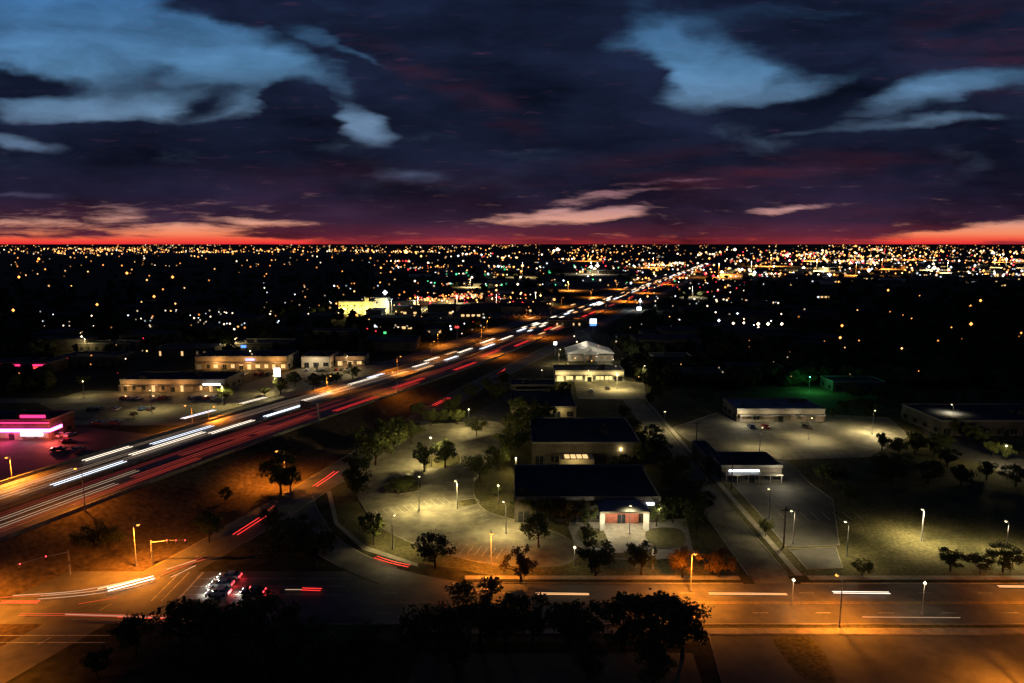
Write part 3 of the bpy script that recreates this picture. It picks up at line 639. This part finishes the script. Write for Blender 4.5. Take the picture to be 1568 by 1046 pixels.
for a_ in [([(360,819),(385,803),(405,790)],'t_r',.14,1.2),([(482,745),(497,735),(515,722)],'t_r',.2,1.2),([(664,621),(675,615),(688,609)],'t_r',.2,1.3),([(410,783),(420,774)],'t_r2',.2,0),([(762,572),(774,565)],'t_r',.3,0),([(575,853),(600,861),(627,867)],'t_r',.1,0.9),
    ([(0,922),(60,922)],'t_r',.08,0.7),([(30,941),(140,942),(270,946)],'t_r2',.12,0.7),([(165,903),(200,894),(236,884)],'t_w',.34,1.3),([(150,902),(215,886)],'t_o',.3,0),([(60,915),(140,908),(215,895)],'t_w2',.1,1.3),([(20,912),(110,906),(190,892)],'t_w2',.14,0),([(245,880),(280,866),(312,855)],'t_r2',.2,1.3),([(255,872),(300,858)],'t_w2',.2,0),([(262,884),(300,866)],'t_w2',.14,0),([(0,915),(70,912)],'t_r2',.08,0),([(100,941),(200,944),(330,950)],'t_w2',.1,0),([(180,945),(260,948)],'t_r',.07,0),([(120,925),(180,915)],'t_r2',.08,0),
    ([(820,909),(902,910)],'t_o',.07,0.5),([(1085,909),(1205,910)],'t_o',.05,0.5),([(1275,907),(1362,908)],'t_w',.08,0.6),([(1320,945),(1470,946)],'t_w2',.05,0),([(1528,898),(1640,899)],'t_o',.1,0.5),([(437,903),(462,903)],'t_w2',.12,0),([(462,902),(492,903)],'t_r',.14,0.8),([(120,720),(180,700)],'t_r2',.1,0)]:
    ftrail(*a_)
tr.obj('vehicle_light_trails')

# ---------------------------------------------------------------- cars
def car_mesh(paint,on=True):
    b=MB(); L=2.3; Wd=0.9
    prof=[(-L,0.35),(-L,0.78),(-L+0.15,0.92),(-1.2,1.0),(1.35,0.98),(2.1,0.86),(L,0.7),(L,0.35)]
    n=len(prof); V=[(x,-Wd,z) for x,z in prof]+[(x,Wd,z) for x,z in prof]
    b.add(V,[tuple(range(n)),tuple(reversed(range(n,2*n)))]+[(i,i+n,(i+1)%n+n,(i+1)%n) for i in range(n)],paint)
    c0=[(-1.7,0.985),(-1.15,1.42),(0.35,1.46),(1.15,0.985)]
    V=[(x,-0.82 if z<1.1 else -0.64,z) for x,z in c0]+[(x,0.82 if z<1.1 else 0.64,z) for x,z in c0]
    b.add(V,[(0,1,2,3),(7,6,5,4),(0,4,5,1),(2,6,7,3)],M['glass']); b.add([ (x,y,z+0.01) for x,y,z in V],[(1,5,6,2)],paint)
    b.box(-0.45,-0.80,0.99,-0.35,0.80,1.43,paint)
    for x in (-1.4,1.4):
        for y in (-0.86,0.72):
            n=12; V=[(x+0.33*math.cos(6.283*k/n),y,0.33+0.33*math.sin(6.283*k/n)) for k in range(n)]+[(x+0.33*math.cos(6.283*k/n),y+0.16,0.33+0.33*math.sin(6.283*k/n)) for k in range(n)]
            V=[(a_,bb+(-0.06 if y<0 else 0.06),c_) for a_,bb,c_ in V]
            b.add(V,[tuple(range(n)),tuple(range(n,2*n))]+[(i,(i+1)%n,(i+1)%n+n,i+n) for i in range(n)],M['tyre'])
    for y in (-0.8,0.45):
        b.box(L-0.05,y,0.55,L+0.03,y+0.35,0.72,M['head'] if on else M['trim'])
        b.box(-L-0.03,y,0.62,-L+0.05,y+0.35,0.82,M['tail'] if on else M['car_red'])
    b.box(L,-0.4,0.4,L+0.03,0.4,0.55,M['tyre'])
    return b.mesh('car')
for (u,v,c) in [(352,886,'silver'),(335,911,'white'),(388,909,'black'),(340,898,'silver')]:
    p=W(u,v); o=mkobj('car',car_mesh(M['car_'+c]),(p.x,p.y,0.03),math.pi)
    light('headlamp_beam',(2.9,0,0.6),(1,0.92,0.8),160,o,0.1); light('tail_glow',(-2.6,0,0.7),(1,0.03,0.03),80,o,0.1)
PC=[car_mesh(M['car_'+c],False) for c in ('white','silver','red','blue','black')]
cars=[(150,650,0.1),(176,649,0.1),(95,668,1.4),(90,690,0.3),(108,668,1.4),(1150,655,1.57),(1172,655,1.57),(1235,655,1.57),(905,600,1.57),(930,596,1.57),(120,690,1.4),(105,678,0.2)]
cars+=[(190+k*11.5,611,1.57) for k in range(13) if k not in (3,7,8)]+[(330+k*9,574,1.5) for k in range(10) if k not in (2,6)]+[(140+k*13,628,1.57) for k in range(9) if k in (0,1,3,6,7)]+[(470+k*9,568,1.57) for k in range(8) if k not in (1,4)]
for (u,v,rot) in cars:
    p=W(u,v); mkobj('parked_car',random.choice(PC),(p.x,p.y,0.03),rot)
dc=MB(); 
for i in range(9):
    for k in range(28):
        p=W(625,486)+Vector((k*5.3,i*11,0)); c=random.choice(['white','silver','red','blue','black'])
        x,y=p.x,p.y
        dc.box(x-0.9,y-2.2,0.35,x+0.9,y+2.2,0.95,M['car_'+c]); dc.add([(x-.8,y-1.4,.95),(x+.8,y-1.4,.95),(x+.8,y+1.5,.95),(x-.8,y+1.5,.95),(x-.62,y-.8,1.45),(x+.62,y-.8,1.45),(x+.62,y+1,1.45),(x-.62,y+1,1.45)],[(0,1,5,4),(1,2,6,5),(2,3,7,6),(3,0,4,7),(4,5,6,7)],M['glass'])
dc.obj('dealership_car_rows')

# ---------------------------------------------------------------- traffic signals, sign gantry, utility line
def signal(u,v,h,ang,L,lit='tail',n=3):
    p=W(u,v); b=MB()
    b.tube([(0,0,0),(0,0,h)],[0.17,0.12],M['metal'],8); b.tube([(0,0,h-0.4),(L*0.5,0,h+0.05),(L,0,h+0.15)],[0.11,0.08,0.05],M['metal'],6)
    for k in range(n):
        x=L*(0.45+0.5*k/max(1,n-1))
        b.box(x-0.2,-0.18,h-0.75,x+0.2,0.18,h+0.35,M['walld'])
        for zz,mm in ((h+0.15,lit),(h-0.2,'tyre'),(h-0.55,'tyre')):
            b.octa((x,-0.2,zz),0.14,M[mm]); b.octa((x,0.2,zz),0.14,M[mm])
    b.box(-0.3,-0.25,2.4,0.3,0.25,3.2,M['walld'])
    b.obj('traffic_signal',(p.x,p.y,0),ang)
signal(234,864,5.5,0,8); signal(108,880,5.5,-2.3,9,n=2); signal(212,1002,6.5,0.95,9,'tyre'); signal(395,962,5.5,2.2,6,'tyre',2)
gt=MB(); gt.tube([(0,0,0),(0,0,8)],[0.3,0.25],M['metal'],8)
gt.tube([(0,0,7.5),(8,0,7.5)],[0.15,0.12],M['metal'],6); gt.tube([(0,0,6.5),(8,0,6.5)],[0.12,0.1],M['metal'],6)
gt.box(3,-0.3,5.6,7.8,-0.16,8.4,M['walld'])
gt.obj('overhead_road_sign',tuple(HP(112,-0.8,hz(112)-1)),math.atan2(N.y,N.x))
up=MB()
for k in range(10):
    y=150+k*38; up.tube([(63,y,0),(63,y,10)],[0.18,0.12],M['bark'],6); up.box(61.9,y-0.08,9,64.1,y+0.08,9.2,M['bark'])
    if k<9:
        for dx in (-1,1): up.tube([(63+dx,y,9.25),(63+dx,y+12,8.8),(63+dx,y+26,8.8),(63+dx,y+38,9.25)],[0.02]*4,M['tyre'],4)
up.obj('utility_pole_line')

# ---------------------------------------------------------------- world : dusk sky with broken cloud
w=bpy.data.worlds.new('World'); scene.world=w; w.use_nodes=True
w.cycles.sampling_method='MANUAL'; w.cycles.sample_map_resolution=256
nt=w.node_tree; nt.nodes.clear(); L=nt.links
def nd(t,**k):
    n=nt.nodes.new(t)
    for a_,b_ in k.items(): setattr(n,a_,b_)
    return n
def mth(op,a,b=None,c=None,clamp=False):
    n=nd('ShaderNodeMath',operation=op); n.use_clamp=clamp
    for i,x in enumerate((a,b,c)):
        if x is None: continue
        if isinstance(x,(int,float)): n.inputs[i].default_value=x
        else: L.new(x,n.inputs[i])
    return n.outputs[0]
tc=nd('ShaderNodeTexCoord'); sp_=nd('ShaderNodeSeparateXYZ'); L.new(tc.outputs['Generated'],sp_.inputs[0])
yy=mth('MAXIMUM',mth('ABSOLUTE',sp_.outputs[1]),0.15)
X=mth('DIVIDE',sp_.outputs[0],yy); Z=mth('DIVIDE',sp_.outputs[2],yy)
cb=nd('ShaderNodeCombineXYZ'); L.new(X,cb.inputs[0]); L.new(Z,cb.inputs[1])
P0=cb.outputs[0]
def vmul(v,s):
    n=nd('ShaderNodeVectorMath',operation='MULTIPLY'); L.new(v,n.inputs[0]); n.inputs[1].default_value=s; return n.outputs[0]
def vadd(v,s):
    n=nd('ShaderNodeVectorMath',operation='ADD'); L.new(v,n.inputs[0])
    if isinstance(s,tuple): n.inputs[1].default_value=s
    else: L.new(s,n.inputs[1])
    return n.outputs[0]
def nz(v,scale,detail=5,rough=0.5,col=False):
    n=nd('ShaderNodeTexNoise'); n.inputs['Scale'].default_value=scale; n.inputs['Detail'].default_value=detail; n.inputs['Roughness'].default_value=rough
    L.new(v,n.inputs['Vector']); return n.outputs['Color' if col else 'Fac']
wz=nz(vmul(P0,(1,2.2,1)),5.0,4,0.55,True)
wc=vmul(vadd(wz,(-0.5,-0.5,-0.5)),(0.13,0.06,0))
wf=nd('ShaderNodeVectorMath',operation='SCALE'); L.new(wc,wf.inputs[0]); L.new(mth('MULTIPLY',Z,4.5,clamp=True),wf.inputs['Scale'])
wsm=vmul(vadd(nz(vmul(P0,(1,4,1)),14,4,0.55,True),(-0.5,-0.5,-0.5)),(0.05,0.012,0))
PW=vadd(vadd(P0,wf.outputs[0]),wsm)
def dirc(u,v):
    dx=(u-784)/F; dv=(v-523)/F
    return dx/(ct-dv*st), (-st-dv*ct)/(ct-dv*st)
def blob(src,u,v,rx,ry,rot,wt,acc):
    x,z=dirc(u,v)
    m=nd('ShaderNodeMapping',vector_type='TEXTURE'); L.new(src,m.inputs['Vector'])
    m.inputs['Location'].default_value=(x,z,0); m.inputs['Rotation'].default_value=(0,0,math.radians(rot)); m.inputs['Scale'].default_value=(rx/F,ry/F,1)
    g_=nd('ShaderNodeTexGradient',gradient_type='SPHERICAL'); L.new(m.outputs[0],g_.inputs[0])
    return mth('MULTIPLY_ADD',g_.outputs['Fac'],wt,acc)
acc=0.0
for b_ in [(110,45,400,130,-6,1.45),(380,85,190,56,-14,1.1),(190,165,260,34,0,.9),(545,185,62,36,-25,1.4),(560,85,170,12,-24,.6),
    (1030,70,150,80,-12,1.05),(1110,128,150,42,8,1.15),(1230,138,120,20,10,.65),(1440,138,200,32,12,1.1),(1400,190,220,11,4,.7),(1220,20,150,24,0,.35),
    (20,215,110,12,-6,1.1),(20,298,110,8,0,.7),(630,270,80,14,0,.45),(880,130,80,24,10,.25),
    (310,160,55,24,10,-1.0),(455,165,72,52,0,-1.9),(10,125,150,26,-4,-1.3),(985,108,90,36,-15,-1.2),(1530,40,160,70,0,-.8),(720,80,220,130,-20,-.9),(330,-5,200,34,-10,-.9),(120,195,160,12,0,-.5),(880,20,80,60,0,-.3),(1290,60,160,40,-10,-.5)]:
    acc=blob(PW,*b_,acc)
fb=nz(vadd(vmul(PW,(1,2.8,1)),(3.1,1.7,0)),6.0,7,0.52)
fine=nz(vadd(vmul(PW,(1,3.2,1)),(7,2,0)),5.0,6,0.55)
g1=mth('ADD',acc,mth('MULTIPLY',mth('SUBTRACT',fb,0.5),1.5))
def smoothstep(v,a_,b_):
    n=nd('ShaderNodeMapRange',interpolation_type='SMOOTHSTEP'); L.new(v,n.inputs['Value']); n.inputs['From Min'].default_value=a_; n.inputs['From Max'].default_value=b_; return n.outputs[0]
gap=smoothstep(g1,0.05,1.0)
PL=vadd(P0,wsm); acl=0.0
for b_ in [(850,333,170,15,3,1.7),(900,303,90,10,8,1.3),(940,325,90,14,8,1.2),(870,318,70,8,10,.9),(1210,320,75,8,6,1.6),(300,352,130,11,0,1.7),(400,341,90,9,-2,1.6),(330,366,190,11,-2,1.9),(1500,361,280,20,4,1.8),(1568,352,220,26,6,1.0),(120,371,470,10,0,2.0),(60,350,300,26,0,.8),(1040,277,170,8,4,.6),(1000,290,220,8,2,.5),(200,325,340,24,0,.5),(850,366,500,14,0,.5)]:
    acl=blob(PL,*b_,acl)
fl_=nz(vmul(PL,(1,8,1)),15,6,0.6)
low=smoothstep(mth('ADD',acl,mth('MULTIPLY',mth('SUBTRACT',fl_,0.5),2.6)),0.2,1.6)
def srgb(c): return tuple((x/255/12.92 if x/255<=0.04045 else ((x/255+0.055)/1.055)**2.4) for x in c)
def ramp(v,st_,mx):
    mr=nd('ShaderNodeMapRange'); L.new(v,mr.inputs['Value']); mr.inputs['From Max'].default_value=mx
    r=nd('ShaderNodeValToRGB'); e=r.color_ramp.elements
    while len(e)<len(st_): e.new(0.5)
    for i,(p_,c_) in enumerate(st_): e[i].position=p_/mx; e[i].color=(*srgb(c_),1)
    L.new(mr.outputs[0],r.inputs[0]); return r.outputs[0]
ccol=ramp(Z,[(0,(120,34,42)),(0.012,(78,30,46)),(0.03,(44,27,46)),(0.07,(26,23,42)),(0.12,(18,22,40)),(0.2,(18,24,43)),(0.34,(20,28,50))],0.34)
gcol=ramp(Z,[(0,(100,55,80)),(0.1,(76,88,116)),(0.17,(100,128,158)),(0.24,(78,120,158)),(0.34,(56,100,146))],0.34)
lcol=ramp(Z,[(0,(236,54,56)),(0.006,(242,88,64)),(0.014,(246,138,98)),(0.03,(226,160,138)),(0.05,(186,138,138)),(0.1,(110,66,96))],0.1)
def mix(a_,b_,f_):
    n=nd('ShaderNodeMix',data_type='RGBA')
    if isinstance(f_,(int,float)): n.inputs[0].default_value=f_
    else: L.new(f_,n.inputs[0])
    for i,x in ((6,a_),(7,b_)):
        if isinstance(x,tuple): n.inputs[i].default_value=(*x,1)
        else: L.new(x,n.inputs[i])
    return n.outputs[2]
def scl(c_,f_):
    n=nd('ShaderNodeVectorMath',operation='SCALE'); L.new(c_,n.inputs[0]); L.new(f_,n.inputs['Scale']); return n.outputs[0]
tex=nd('ShaderNodeMapRange'); L.new(nz(vadd(vmul(PW,(1,3.5,1)),(11,5,0)),4.5,6,0.55),tex.inputs['Value']); tex.inputs['From Min'].default_value=0.3; tex.inputs['From Max'].default_value=0.72; tex.inputs['To Min'].default_value=0.45; tex.inputs['To Max'].default_value=2.0
cc=scl(ccol,tex.outputs[0])
rb=0.0
for b_ in [(690,130,180,32,-28,.5),(1540,60,200,110,0,.5),(1150,265,400,50,2,.55),(500,290,400,50,0,.25),(150,330,300,30,0,.5),(800,352,900,20,0,.6),(1400,350,300,44,0,.8),(250,355,350,26,0,.7)]: rb=blob(PW,*b_,rb)
rn=mth('MULTIPLY',rb,smoothstep(nz(vadd(vmul(PW,(1,7,1)),(2,9,0)),5,6,0.55),0.35,0.7),clamp=True)
cc=mix(cc,srgb((88,36,46)),mth('MULTIPLY',rn,0.7))
gc=scl(gcol,mth('ADD',mth('MULTIPLY',fine,2.2),-0.08))
sky=mix(cc,gc,gap)
sky=mix(sky,lcol,low)
bg=nd('ShaderNodeBackground'); L.new(sky,bg.inputs[0]); bg.inputs[1].default_value=1.0
ou=nd('ShaderNodeOutputWorld'); L.new(bg.outputs[0],ou.inputs[0])

# ---------------------------------------------------------------- camera
cd=bpy.data.cameras.new('Camera'); cam=bpy.data.objects.new('Camera',cd); scene.collection.objects.link(cam)
cam.location=(0,0,H); cam.rotation_euler=(math.radians(90)-T,0,0); cd.lens=24; cd.sensor_width=36; cd.clip_end=80000; cd.clip_start=0.5
scene.camera=cam
